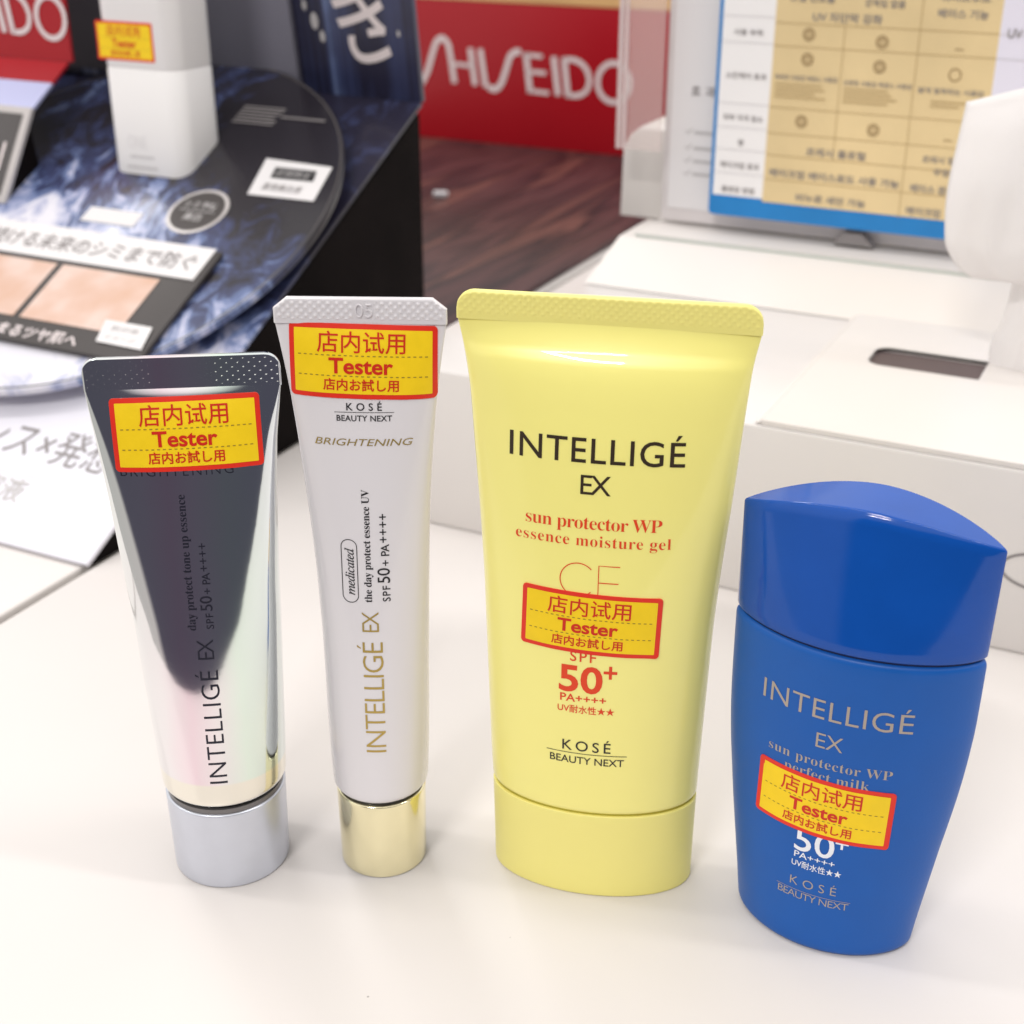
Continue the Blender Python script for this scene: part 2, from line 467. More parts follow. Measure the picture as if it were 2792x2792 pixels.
# ------------------------------------------------------------------ squeeze tubes and bottle: section tables (height, half width, half depth, exponent, centre)
def hermite(tab, z):
    n = len(tab)
    if z <= tab[0][0]: return tab[0][1:]
    if z >= tab[-1][0]: return tab[-1][1:]
    i = 0
    while tab[i + 1][0] < z: i += 1
    z0, z1 = tab[i][0], tab[i + 1][0]; h = z1 - z0; t = (z - z0) / h
    out = []
    for k in range(1, len(tab[0])):
        p0, p1 = tab[i][k], tab[i + 1][k]
        def sl(j):
            if j <= 0: return (tab[1][k] - tab[0][k]) / (tab[1][0] - tab[0][0])
            if j >= n - 1: return (tab[n - 1][k] - tab[n - 2][k]) / (tab[n - 1][0] - tab[n - 2][0])
            a = (tab[j][k] - tab[j - 1][k]) / (tab[j][0] - tab[j - 1][0]); b = (tab[j + 1][k] - tab[j][k]) / (tab[j + 1][0] - tab[j][0])
            return 0. if a * b <= 0 else 2 * a * b / (a + b)
        m0, m1 = sl(i) * h, sl(i + 1) * h
        out.append((2 * t ** 3 - 3 * t * t + 1) * p0 + (t ** 3 - 2 * t * t + t) * m0 + (-2 * t ** 3 + 3 * t * t) * p1 + (t ** 3 - t * t) * m1)
    return tuple(out)
def wedge(b0, z0, z1, z, e, bt=.0006):
    t = min(1, max(0, (z - z0) / (z1 - z0)))
    return b0 * (1 - t) ** e + bt * t
DROP = [(0, .06), (.0016, .10), (.0040, .185), (.0048, .215), (.0062, .315), (.0090, .40), (.0125, .47), (.022, .60), (.042, .78), (.062, .90), (.082, .97), (.103, 1.0)]
DROP2 = [(0, .05), (.0016, .10), (.004, .155), (.0072, .21), (.0125, .28), (.022, .385), (.042, .58), (.062, .745), (.082, .885), (.103, 1.0)]
def table(rows, b0, z0, z1, qd, drop=DROP):
    """half depth falls slowly up the tube and then quickly under the flat seal"""
    aw = [(z, a, cx) for z, a, cx in rows]
    zs = sorted(set([r[0] for r in rows] + [z1 - d for d, _ in drop if z1 - d > z0 + .001]))
    out = []
    for z in zs:
        a, cx = hermite(aw, z)
        w = hermite(drop, (z1 - z) * .1027 / (z1 - z0))[0]
        out.append((z, a, b0 * w, 2 - qd * min(1, max(0, (z - .025) / (.03 if qd < -.5 else z1 - .03))), cx))
    return out
SILVER = table([(.0212, .0132, 0), (.03, .0136, 0), (.04, .0140, 0), (.05, .0144, 0), (.06, .0148, 0), (.07, .0153, -.0002), (.08, .0159, -.0003), (.09, .0165, -.0004), (.10, .0173, -.0005), (.106, .0180, -.0004), (.1108, .0185, -.0003)], .0132, .0212, .1108, -.95, DROP2)
WHITE = table([(.0203, .0102, .0001), (.03, .0106, .0002), (.04, .0108, .0003), (.05, .0109, .0004), (.06, .0111, .0005), (.07, .0114, .0005), (.08, .0118, .0004), (.09, .0124, .0003), (.10, .0132, .0003), (.11, .0142, .0003), (.118, .0153, .0003), (.1236, .0162, .0003)], .0104, .0203, .1236, -.3, DROP2)
YELLOW = table([(.0215, .0220, -.0002), (.03, .0223, -.0003), (.04, .0226, -.0003), (.05, .0229, -.0003), (.06, .0232, -.0003), (.07, .0236, -.0002), (.08, .0242, -.0001), (.09, .0249, 0), (.10, .0256, 0), (.11, .0263, 0), (.118, .0272, -.0002), (.1242, .0284, -.0003)], .0118, .0215, .1242, -.4, DROP)
BLUE = [(0, .0182, .0115, 1.6, -.0018), (.008, .0191, .0115, 1.6, -.0018), (.016, .0201, .0115, 1.58, -.0018), (.024, .0211, .0115, 1.55, -.0018), (.032, .0221, .0115, 1.5, -.0017), (.04, .0230, .0115, 1.5, -.0016), (.048, .0236, .0115, 1.5, -.0015), (.056, .0239, .0114, 1.5, -.0014), (.0694, .0240, .0113, 1.48, -.0014), (.08, .0240, .0113, 1.42, -.0013), (.094, .0241, .0113, 1.35, -.0013)]
def front_y(tab, x, z):
    a, b, q, cx = hermite(tab, z)
    r = max(-1., min(1., (x - cx) / a))
    return -b * max(0., 1 - r * r) ** (1 / q)
def ring(a, b, q, cx, z, n=128, zf=None):
    out = []
    for i in range(n):
        th = 2 * math.pi * i / n
        x = math.cos(th); s_ = math.sin(th)
        y = (abs(s_) ** (2 / q)) * (1 if s_ >= 0 else -1)
        X = cx + a * x
        out.append((X, b * y, z if zf is None else zf(X, z)))
    return out
def loft(name, rings, material, parent, smooth=38, cap0=True, cap1=True):
    n = len(rings[0]); V = [p_ for r in rings for p_ in r]; F = []
    for k in range(len(rings) - 1):
        for i in range(n):
            j = (i + 1) % n
            F.append((k * n + i, k * n + j, (k + 1) * n + j, (k + 1) * n + i))
    def lid(o):
        for i in range(n // 2):        # strips from front to back, so a curved rim keeps a curved lid
            a, b_, c, d = o + i, o + i + 1, o + (n - i - 1) % n, o + (n - i) % n
            q = [a, b_, c, d]
            q2 = []
            for w in q:
                if w not in q2: q2.append(w)
            if len(q2) >= 3: F.append(tuple(q2))
    if cap0: lid(0)
    if cap1: lid((len(rings) - 1) * n)
    ob = mesh_obj(name, V, F, material, parent, smooth=smooth)
    last = (len(rings) - 1) * n
    for e in ob.data.edges:            # a crisp lid
        a, b_ = e.vertices
        if (cap1 and a >= last and b_ >= last) or (cap0 and a < n and b_ < n): e.use_edge_sharp = True
    return ob
def tube_body(tab, z0, z1, material, parent, n=128):
    rings = []
    for dz, f in ((0, .90), (.00025, .955), (.0006, .982), (.0011, .996), (.0016, 1.0)):
        a, b, q, cx = hermite(tab, z0 + dz); rings.append(ring(a * f, b * f, q, cx, z0 + dz, n))
    z = z0 + .0026
    while z < z1 - .0005:
        a, b, q, cx = hermite(tab, z); rings.append(ring(a, b, q, cx, z, n)); z += .001
    a, b, q, cx = hermite(tab, z1); rings.append(ring(a, b, q, cx, z1, n))
    return loft('body', rings, material, parent, smooth=60)
def cap_mesh(rows, material, parent, name='cap', e0=.0005, e1=.0004):
    """rows: (z, a, b, q, cx); bottom and top rims rounded"""
    rings = []
    z0, z1 = rows[0][0], rows[-1][0]
    for u in (0, .3, .6, .85, 1):
        a, b, q, cx = hermite(rows, z0); d = e0 * (1 - math.sqrt(max(0, 1 - (1 - u) ** 2)))
        rings.append(ring(a - d, b - d, q, cx, z0 + e0 * u))
    for k in range(1, 16):
        z = z0 + e0 + (z1 - e1 - z0 - e0) * k / 16
        a, b, q, cx = hermite(rows, z); rings.append(ring(a, b, q, cx, z))
    for u in (0, .3, .6, .85, 1):
        a, b, q, cx = hermite(rows, z1); d = e1 * (1 - math.sqrt(max(0, 1 - u ** 2)))
        rings.append(ring(a - d, b - d, q, cx, z1 - e1 + e1 * u))
    return loft(name, rings, material, parent, smooth=30)
def crimp(z0, z1, a, cx, thick, corner, dot, rowp, amp, rad, material, parent, step=.00016, cham=False, code=None):
    """flat sealed end with rounded top corners and raised dots on its faces"""
    nx = int(2 * a / step); nz = max(6, int((z1 - z0) / step))
    def top(x):
        d = abs(x - cx) - (a - corner)
        if d <= 0: return z1
        if cham: return z1 - d * .8
        return z1 - corner + math.sqrt(max(0, corner ** 2 - d ** 2))
    def bump(x, z):
        if z < z0 + .0009 or z > z1 - .0005 or abs(x - cx) > a - .0006: return 0
        if code and code[0] < x < code[1]: return 0
        r = round((z - z0) / rowp); best = 0
        for rr in (r - 1, r, r + 1):
            zz = z0 + rr * rowp; off = dot / 2 if rr % 2 else 0
            xx_ = round((x - cx - off) / dot) * dot + off + cx
            d2 = (x - xx_) ** 2 + (z - zz) ** 2
            best = max(best, math.exp(-d2 / (rad * rad)))
        return amp * best
    V, F = [], []
    W = nx + 1
    for side in (-1, 1):
        for k in range(nz + 1):
            for i in range(W):
                x = cx - a + 2 * a * i / nx
                z = z0 + (top(x) - z0) * k / nz
                edge = min(1, min(i, nx - i, nz - k) / 2.0)
                y = side * (thick / 2 * (.55 + .45 * edge) + bump(x, z))
                V.append((x, y, z))
    H = (nz + 1) * W
    for sdx in (0, 1):
        o = sdx * H
        for k in range(nz):
            for i in range(nx):
                F.append((o + k * W + i, o + k * W + i + 1, o + (k + 1) * W + i + 1, o + (k + 1) * W + i))
    for k in range(nz):
        for i in (0, nx): F.append((k * W + i, (k + 1) * W + i, H + (k + 1) * W + i, H + k * W + i))
    for i in range(nx):
        for k in (0, nz): F.append((k * W + i, k * W + i + 1, H + k * W + i + 1, H + k * W + i))
    return mesh_obj('sealed_end', V, F, material, parent, smooth=50)

def surf(tab, eps):
    return lambda x, y: (x * .001, front_y(tab, x * .001, y * .001) - eps, y * .001)
CUT = (.8, 2.0)
REG = {}      # print registration per tube: height (mm) -> shift right, shift up (mm)
def letter(root, tab, tv, material, label=None, name='lettering', eps=.00007, cut=CUT):
    if id(tab) in REG:
        mz = sum(v[1] for v in tv[0]) / len(tv[0])
        dx, dz = hermite(REG[id(tab)], mz)
        tv = ([(x + dx, z_ + dz) for x, z_ in tv[0]], tv[1])
    o = print2d(name, tv, surf(tab, eps), material, root, cut)
    if label: o['label'] = label
    return o
def sticker(root, tab, cx, cy, ang, w, h, lift=None):
    """red bordered yellow tester sticker following the surface"""
    ca, sa = math.cos(R(ang)), math.sin(R(ang))
    def rot(tv): return [(cx + x * ca - y * sa, cy + x * sa + y * ca) for x, y in tv[0]], tv[1]
    rnd = random.Random(int(cx * 100 + cy * 7))
    curls = [(sx_ * w / 2, sy_ * h / 2, rnd.uniform(2.2, 4.0), rnd.uniform(.00010, .00042)) for sx_ in (-1, 1) for sy_ in (-1, 1) if rnd.random() < .6]
    def f(e):
        g = (lift or (lambda q: surf(tab, q)))(e)
        def at(x, y):
            p_ = g(x, y)
            lx, ly = (x - cx) * ca + (y - cy) * sa, -(x - cx) * sa + (y - cy) * ca
            c_ = .00002 * math.sin(.9 * lx + 1.7 * ly) + .00002
            for ax_, ay_, rr_, am in curls:
                c_ += am * max(0, 1 - math.hypot(lx - ax_, ly - ay_) / rr_) ** 2
            return (p_[0], p_[1] - (c_ if e > .0001 else 0), p_[2])
        return at
    kx, ky = w / 28.0, h / 13.8
    o = rounded_outline(-w / 2, w / 2, -h / 2, h / 2, .8)
    st = print2d('tester_sticker', rot((o, [tuple(range(len(o)))])), f(.00013), M['stickred'], root, CUT, wall=f(.00002))
    o = rounded_outline(-w / 2 + .95 * kx, w / 2 - .95 * kx, -h / 2 + .9 * ky, h / 2 - .9 * ky, .15)
    print2d('yellow_panel', rot((o, [tuple(range(len(o)))])), f(.00017), M['stickyellow'], st, CUT)
    X = lambda v: (v - 14) * kx
    Y = lambda v: (6.9 - v) * ky
    print2d('lettering', rot(join2d(text2d('店内试用', X(5.3), X(22), 0, 1, bold=.006, bbox=(Y(5.25), Y(1.3))),
            text2d('Tester', X(7.5), X(19.7), 0, 1, bold=.024, bbox=(Y(9.15), Y(6.15))),
            text2d('店内お試し用', X(6.4), X(20.8), 0, 1, bold=.017, bbox=(Y(12.35), Y(10.0))))), f(.00022), M['sticktext'], st, CUT)
    for yy in (5.72, 9.55):
        D = [rect2d(X(1.7 + i * 1.09), X(1.7 + i * 1.09 + .55), Y(yy) - .09, Y(yy) + .09) for i in range(23)]
        print2d('dashed_line', rot(join2d(*D)), f(.00022), M['dash'], st, CUT)
    return st

REG[id(YELLOW)] = [(30, .11, .60), (36, .12, .65), (50, .26, 1.03), (66, .3, 1.2), (82, .42, 1.25), (99, .4, 1.08)]
REG[id(WHITE)] = [(30, .10, .25), (45, .12, .35), (70, .13, .48), (90, .15, .43), (107, .12, .34)]
REG[id(SILVER)] = [(27, .05, .16), (40, .1, .40), (58, .15, .66), (80, .18, .62), (95, .2, .55)]
B_ = {c: chr(0x1D41A + ord(c) - 97) for c in 'abcdefghijklmnopqrstuvwxyz'}
B_.update({c: chr(0x1D400 + ord(c) - 65) for c in 'ABCDEFGHIJKLMNOPQRSTUVWXYZ'})
def serif(s): return ''.join(B_.get(c, c) for c in s)
def ital(s): return ''.join(('\u210e' if c == 'h' else chr(0x1D44E + ord(c) - 97)) if c.isalpha() else c for c in s)

# ================================================================== the counter
GA = 26.5                                        # everything on this counter is squared up at this angle
def gpt(g1, g2, z=0.0):
    a = R(GA)
    return Vector((g1 * math.cos(a) + g2 * math.sin(a), -g1 * math.sin(a) + g2 * math.cos(a), z))
GROT = (0, 0, -R(GA))
def slab(name, x0, x1, y0, y1, z0, z1, m, bevel):
    b = box_bm(x0, x1, y0, y1, z0, z1, bevel, 3)
    o = bm_obj(name, b, m, None, 40); o.rotation_euler = GROT
    return o
tag(slab('counter_top', -.2928, 1.4, .063, 1.6, -.03, 0, M['counter'], .0008), kind='structure')
tag(slab('counter_top', -1.4, -.2960, .063, 1.6, -.03, 0, M['counter'], .0008), kind='structure')
tag(slab('counter_gap_floor', -.2962, -.2926, .066, 1.55, -.03, -.0025, M['gap'], 0), kind='structure')

# ================================================================== the four tester products
G_TUBE = None
# --- silver tube
o = empty('squeeze_tube', (-.0626, .2554, 0), (0, 0, R(6)))
tag(o, 'mirror silver holographic tube standing on a blue grey cap, shortest of the three tubes', 'cosmetic tube')
tube_body(SILVER, .0214, .1108, M['foil'], o)
crimp(.1106, .1172, .0186, -.0002, .0011, .0030, .00210, .00085, .00009, .00024, M['foil'], o, code=(-.0062, .0058))
cap_mesh([(0, .0125, .0125, 2, 0), (.0195, .0129, .0129, 2, 0)], M['silvercap'], o)
loft('cap_collar', [ring(.0124, .0124, 2, 0, .0190), ring(.0124, .0124, 2, 0, .0207)], M['greyneck'], o)
loft('neck', [ring(.0116, .0116, 2, 0, .0200), ring(.0116, .0116, 2, 0, .0220)], M['darkneck'], o)
T = SILVER
sticker(o, T, -.1, 102.35, .5, 28.3, 14.2)
letter(o, T, turn(text2d('INTELLIGÉ', 0, 25.9, 0, 3.65, bold=-.006), 2.0, 27.2), M['inknavy'])
letter(o, T, turn(text2d('EX', 0, 4.3, 0, 3.25, bold=-.006), 1.5, 55.4), M['inknavy'])
letter(o, T, turn(text2d(serif('day protect tone up essence'), 0, 28.1, 0, 1.65, ref=serif('d'), bold=-.002), -1.65, 61.8), M['inknavy'])
def spf(o, T, xb, z0, k, m):
    f = lambda v: v * k
    letter(o, T, turn(join2d(text2d('SPF', 0, f(3.4), 0, f(1.5), bold=.008), text2d('50', f(4.0), f(7.2), 0, f(2.4), ref='5', bold=.004), text2d('+', f(7.65), f(8.9), 0, 1, bold=.004, bbox=(f(.2), f(1.35))),
                              text2d('PA', f(9.8), f(12.25), 0, f(1.6), bold=.008), text2d('++++', f(12.6), f(18.6), 0, 1, bold=.002, bbox=(f(.45), f(1.75)))), xb, z0), m)
spf(o, T, 1.9, 62.0, .965, M['inknavy'])
letter(o, T, text2d('BRIGHTENING', -13.6, 8.0, 93.7, 1.9, bold=-.012), M['inknavy'])
print2d('embossed_code', text2d('GCOSYA', -5.6, 5.4, 0, 1, bold=-.022, bbox=(112.2, 115.6)), lambda x, y: (x * .001, -.00072, y * .001), M['foil'], o, None, wall=lambda x, y: (x * .001, -.0005, y * .001))

# --- white tube
o = empty('squeeze_tube', (-.0287, .2556, 0), (0, 0, R(-2)))
tag(o, 'slim pearl white tube with a pale gold metal cap', 'cosmetic tube')
tube_body(WHITE, .0202, .1236, M['whitetube'], o)
crimp(.1234, .1284, .0163, .0003, .0012, .0026, .00168, .00078, .00026, .00032, M['whitetube'], o, cham=True, code=(-.0010, .0030))
cap_mesh([(0, .0094, .0094, 2, 0), (.0192, .0097, .0097, 2, .0001)], M['gold'], o)
loft('neck', [ring(.0090, .0090, 2, .0001, .0188), ring(.0090, .0090, 2, .0001, .0210)], M['darkneck'], o)
T = WHITE
sticker(o, T, .7, 116.4, -1.2, 28.0, 14.0)
letter(o, T, text2d('KOSÉ', -2.85, 3.95, 106.8, 1.42, bold=.01), M['ink'])
letter(o, T, rect2d(-5.2, 6.25, 106.36, 106.46), M['ink'], name='rule')
letter(o, T, text2d('BEAUTY NEXT', -4.8, 5.85, 104.7, 1.12, bold=.012), M['ink'])
letter(o, T, text2d('BRIGHTENING', -9.3, 9.7, 99.8, 1.35, bold=-.002, track=1.0, shear=.25), M['inkgold'])
letter(o, T, turn(text2d(ital('medicated'), 0, 10.0, 0, 1.85, ref=ital('d'), bold=.008), -2.5, 68.6), M['ink'])
bx = rounded_outline(-5.0, -1.82, 66.96, 80.41, 1.55, 10)
letter(o, T, stroke2d(bx, .16, True), M['ink'], name='text_frame')
letter(o, T, turn(text2d(serif('the day protect essence UV'), 0, 23.7, 0, 1.45, ref=serif('d'), bold=.0), .88, 67.2), M['ink'])
spf(o, T, 4.55, 67.3, 1.0, M['ink'])
letter(o, T, turn(text2d('INTELLIGÉ', 0, 25.5, 0, 4.15, bold=-.008), 2.78, 32.95), M['inkgold'])
letter(o, T, turn(text2d('EX', 0, 4.4, 0, 3.4, bold=-.008), 2.12, 60.67), M['inkgold'])
print2d('embossed_code', text2d('05', -.6, 2.6, 0, 1, bold=-.015, bbox=(124.7, 127.3)), lambda x, y: (x * .001, -.00088, y * .001), M['whitetube'], o, None, wall=lambda x, y: (x * .001, -.0005, y * .001))

# --- yellow tube
o = empty('squeeze_tube', (.0179, .2519, 0), (0, 0, R(-11)))
tag(o, 'large lemon yellow tube with a yellow oval cap, widest of the three tubes', 'cosmetic tube')
tube_body(YELLOW, .0215, .1242, M['yellow'], o)
crimp(.1240, .1296, .0285, -.0003,   .0013, .0036, .00172, .00080, .00014, .00027, M['yellowcap'], o, step=.0002)  # deeper cap yellow stands in for the dimmer light on the upright seal
cap_mesh([(0, .0217, .0114, 2.0, -.0001), (.0213, .0220, .0118, 2.0, -.0002)], M['yellowcap'], o, e1=.0002)
loft('neck', [ring(.0214, .0112, 2, -.0002, .0205), ring(.0214, .0112, 2, -.0002, .0222)], M['oliveseam'], o)
T = YELLOW
letter(o, T, text2d('INTELLIGÉ', -18.0, 15.45, 98.3, 4.75, bold=.004), M['inkbrown'])
letter(o, T, text2d('EX', -3.9, 1.9, 92.05, 3.8, bold=.002), M['inkbrown'])
letter(o, T, text2d(serif('sun protector WP'), -14.5, 11.9, 85.0, 2.55, ref=serif('P'), bold=-.010), M['inkred'])
letter(o, T, text2d(serif('essence moisture gel'), -16.5, 13.75, 81.5, 2.2, ref=serif('l'), bold=-.010), M['inkred'])
letter(o, T, join2d(stroke2d(arc(-3.75, 74.35, 3.5, 3.5, 42, 318, 40), .2), stroke2d([(4.4, 77.65), (.3, 77.65), (.3, 71.0), (4.4, 71.0)], .2), stroke2d([(.3, 74.1), (4.2, 74.1)], .2)), M['inkred'])
sticker(o, T, -.7, 66.3, -1.6, 27.7, 13.1)
letter(o, T, text2d('SPF', -4.7, .5, 56.75, 2.2, bold=.008), M['inkred'])
letter(o, T, join2d(text2d('50', -6.85, 2.0, 0, 1, bold=.022, bbox=(49.7, 55.9)), text2d('+', 2.15, 4.85, 0, 1, bold=.014, bbox=(53.4, 56.3))), M['inkred'])
letter(o, T, text2d('PA++++', -6.5, 2.86, 0, 1, bold=.012, bbox=(47.6, 49.35)), M['inkred'])
letter(o, T, text2d('UV耐水性★★', -6.95, 4.65, 0, 1, bold=.01, bbox=(45.1, 46.95)), M['inkred'])
letter(o, T, text2d('KOSÉ', -5.7, 4.25, 36.45, 2.35, bold=.004), M['ink'])
letter(o, T, rect2d(-9.0, 7.55, 35.76, 35.90), M['ink'], name='rule')
letter(o, T, text2d('BEAUTY NEXT', -8.25, 7.05, 33.4, 1.65, bold=.006), M['ink'])

# --- blue bottle
o = empty('cosmetic_bottle', (.0670, .2334, 0), (0, 0, R(-27)))
tag(o, 'deep blue flat bottle with a glossy blue domed cap and grey lettering', 'cosmetic bottle')
rings = []
for dz, d in ((0, .0016), (.00015, .0010), (.0005, .00045), (.0010, .00012), (.0016, 0)):
    a, b, q, cx = hermite(BLUE, dz); rings.append(ring(a - d, b - d, q, cx, dz))
z = .0026
while z < .0674:
    a, b, q, cx = hermite(BLUE, z); rings.append(ring(a, b, q, cx, z)); z += .0012
for dz, d in ((.0680, 0), (.0685, .00006), (.0689, .0002), (.0692, .00042), (.0694, .0009)):
    a, b, q, cx = hermite(BLUE, dz); rings.append(ring(a - d, b - d, q, cx, dz))
loft('body', rings, M['bluebody'], o, smooth=40)
loft('neck', [ring(.0230, .0104, 1.48, -.0014, .0685), ring(.0230, .0104, 1.48, -.0014, .0706)], M['blueseam'], o)
ZT, DOME = .0922, .0052
def ztop(X, s):
    r = min(1, abs((X + .0013) / .0241))
    top = ZT + DOME * (1 - r ** 1.8)
    return .0700 + s * (top - .0700)
rings = []
for s_, d in ((0, .0005), (.004, .00022), (.012, .00006), (.022, 0)):
    rings.append(ring(.0239 - d, .01125 - d, 1.48, -.0014, s_, 160, ztop))
for k in range(1, 15):
    s_ = .022 + (.975 - .022) * k / 14
    b = .01125 + (.0070 - .01125) * s_ ** 1.25; q = 1.48 - .22 * s_
    rings.append(ring(.0239 + .0003 * s_, b, q, -.0014 + .0001 * s_, s_, 160, ztop))
for s_, d in ((.983, .00005), (.991, .00016), (.997, .00032), (1.0, .0006)):
    rings.append(ring(.0242 - d, .0070 - .0001 - d, 1.26, -.0013, s_, 160, ztop))
loft('cap', rings, M['bluecap'], o, smooth=50)
T = BLUE
letter(o, T, text2d('INTELLIGÉ', -16.3, 12.6, 55.4, 4.15, bold=-.004), M['inktaupe'])
letter(o, T, text2d('EX', -4.5, .7, 49.15, 3.2, bold=-.004), M['inktaupe'])
letter(o, T, text2d(serif('sun protector WP'), -14.0, 10.2, 44.75, 2.05, ref=serif('P'), bold=-.010), M['inktaupe'])
letter(o, T, text2d(serif('perfect milk'), -10.3, 6.4, 41.75, 2.1, ref=serif('k'), bold=-.010), M['inktaupe'])
sticker(o, T, -2.25, 35.35, -1.3, 27.0, 13.4)
letter(o, T, join2d(text2d('50', -6.6, 1.4, 0, 1, bold=.008, bbox=(24.0, 29.6)), text2d('+', 1.5, 4.0, 0, 1, bold=.004, bbox=(27.0, 29.8))), M['inkwhite'])
letter(o, T, text2d('PA++++', -6.4, 1.8, 0, 1, bold=.006, bbox=(22.3, 23.75)), M['inkwhite'])
letter(o, T, text2d('UV耐水性★★', -6.75, 3.3, 0, 1, bold=.006, bbox=(20.0, 21.75)), M['inkwhite'])
letter(o, T, text2d('KOSÉ', -6.7, 2.7, 15.4, 2.0, bold=-.006), M['inktaupe'])
letter(o, T, rect2d(-9.5, 5.6, 14.22, 14.32), M['inktaupe'], name='rule')
letter(o, T, text2d('BEAUTY NEXT', -9.1, 5.3, 12.3, 1.65, bold=-.006), M['inktaupe'])

# ================================================================== right: white riser with its tray, steps, leaflet holder, chart
def g_empty(name, g1, g2, z, rx=0.0):
    o = empty(name, gpt(g1, g2, z))
    o.rotation_euler = (Matrix.Rotation(-R(GA), 3, 'Z') @ Matrix.Rotation(rx, 3, 'X')).to_euler()
    return o
flat = lambda y: (lambda x, z: (x * .001, y, z * .001))          # upright artwork facing the customer (-y)
top = lambda h: (lambda x, y: (x * .001, y * .001, h))           # artwork lying face up

o = g_empty('display_riser', -.208, .368, 0)                     # local x to the right, y to the back
tag(o, 'low white display riser behind the blue bottle, with a shallow tray on its top', 'display riser')
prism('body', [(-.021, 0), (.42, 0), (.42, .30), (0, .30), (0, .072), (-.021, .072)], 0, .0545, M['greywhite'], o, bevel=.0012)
# tray lid with its finger slot
ly = .0560
x0, x1, y0, y1 = .1035, .42, .0008, .150
sx0, sx1, sy0, sy1 = .1180, .1530, .0625, .0810
b = bmesh.new()
for (a, b1, c, d) in ((x0, sx0, y0, y1), (sx1, x1, y0, y1), (sx0, sx1, y0, sy0), (sx0, sx1, sy1, y1)):
    vs = [b.verts.new((xx, yy, ly)) for xx, yy in ((a, c), (b1, c), (b1, d), (a, d))]
    b.faces.new(vs)
for (pts) in (((x0, y0), (x1, y0)), ((x0, y1), (x0, y0)), ((x1, y1), (x0, y1))):
    vs = [b.verts.new((*q, zz)) for q, zz in ((pts[0], .05452), (pts[1], .05452), (pts[1], ly), (pts[0], ly))]
    b.faces.new(vs)
bm_obj('tray_lid', b, M['white_acrylic'], o)
box('tray_slot', sx0, sx1, sy0, sy1, .05452, .0546, M['slot'], o)
ro = rounded_outline(sx0 * 1000, sx1 * 1000, sy0 * 1000, sy1 * 1000, 5, 8, (0, 1, 1, 0))
for cx_, cy_, a0 in ((sx0 * 1000 + 5, sy1 * 1000 - 5, 90), (sx0 * 1000 + 5, sy0 * 1000 + 5, 180)):
    pts = arc(cx_, cy_, 5, 5, a0, a0 + 90, 8); k = (sx0 * 1000, sy1 * 1000 if a0 == 90 else sy0 * 1000)
    print2d('slot_corner', (pts + [k], [tuple(range(len(pts) + 1))]), top(.0560), M['white_acrylic'], o)
box('tray_edge', .1018, .1032, .0008, .150, .05452, .0556, M['white_acrylic'], o, bevel=.0004)
print2d('logo_ring', stroke2d(arc(184.5, 26.0, 10.5, 5.3, 0, 360, 60), .75, False), flat(-.0002), M['inkgrey'], o)

o = g_empty('display_step', -.2075, .511, .0546)
tag(o, 'low white step with a green glass edge under the leaflet holder', 'display step')
V = [(x_, y_, z_) for x_ in (0, .42) for y_, z_ in ((-.034, .0002), (0, .0105), (.12, .0105), (.12, .0002))]
mesh_obj('body', V, [(0, 1, 2, 3), (7, 6, 5, 4), (0, 4, 5, 1), (1, 5, 6, 2), (2, 6, 7, 3), (3, 7, 4, 0)], M['white_acrylic'], o)
box('glass_shelf', .006, .42, .0010, .06, .0106, .0116, M['glassedge'], o)
box('shelf_cover', .006, .42, .0014, .06, .0117, .0119, M['white_acrylic'], o)

o = g_empty('white_box', -.2205, .541, .0652)
tag(o, 'plain white box with a chamfered corner standing behind the leaflet holder', 'box')
prism('body', [(0, 0), (.25, 0), (.25, .0365), (.0080, .0365), (.0035, .033), (.0006, .0275)], -.035, 0, M['white_acrylic'], o, bevel=.002, axes='xzy')

o = g_empty('leaflet_holder', 0, .533, .0676)
tag(o, 'grey acrylic leaflet holder with a pale leaflet, behind the blue framed chart', 'leaflet holder')
box('back_plate', -.1990, -.055, 0, .002, .0002, .125, M['holder'], o, bevel=.0004)
box('leaflet', -.1962, -.057, -.0006, -.0001, .0055, .122, M['sheet'], o)
print2d('lettering', join2d(text2d('효과', -188.5, -179.0, 49.5, 3.6, ref='효', bold=.01)), flat(-.0008), M['inkgrey'], o)
for zz in (35.0, 29.0, 24.0, 19.0):
    print2d('bullet_line', join2d(stroke2d([(-190.0, zz + 1.0), (-189.0, zz), (-187.3, zz + 2.0)], .5), rect2d(-186.4, -178, zz, zz + 1.1)), flat(-.0008), M['inklight'], o)
prism('clip', [(-.127, 0), (-.1235, .0045), (-.117, .0045), (-.112, 0)], .0012, .006, M['inkgrey'], o, axes='xzy')  # added dark wedge stands in for a triangular shadow under the chart

o = g_empty('price_chart', 0, .5265, .0735)
tag(o, 'blue framed chart with a tan table of Korean writing, leaning on the leaflet holder', 'chart')
pts = rounded_outline(-.1765, -.0560, .0008, .120, .002)
prism('frame', pts, 0, .0016, M['chartblue'], o, axes='xzy')
print2d('white_column', rect2d(-175.0, -155.3, 8.6, 119), flat(-.0018), M['chartwhite'], o)
tn = print2d('tan_table', rect2d(-155.3, -76.8, 7.6, 119), flat(-.0018), M['charttan'], o)
print2d('lilac_column', rect2d(-76.8, -57.5, 7.2, 119), flat(-.0018), M['lilacpaper'], o)
for q in [rect2d(-155, -77, y, y + .28) for y in (16.2, 25.2, 33.3, 42.7, 64.4, 72.4)] + [rect2d(-129.8, -129.52, 25.2, 72.4), rect2d(-103.6, -103.3, 7.0, 119)]:
    print2d('table_line', q, flat(-.0020), M['chartline'], o)
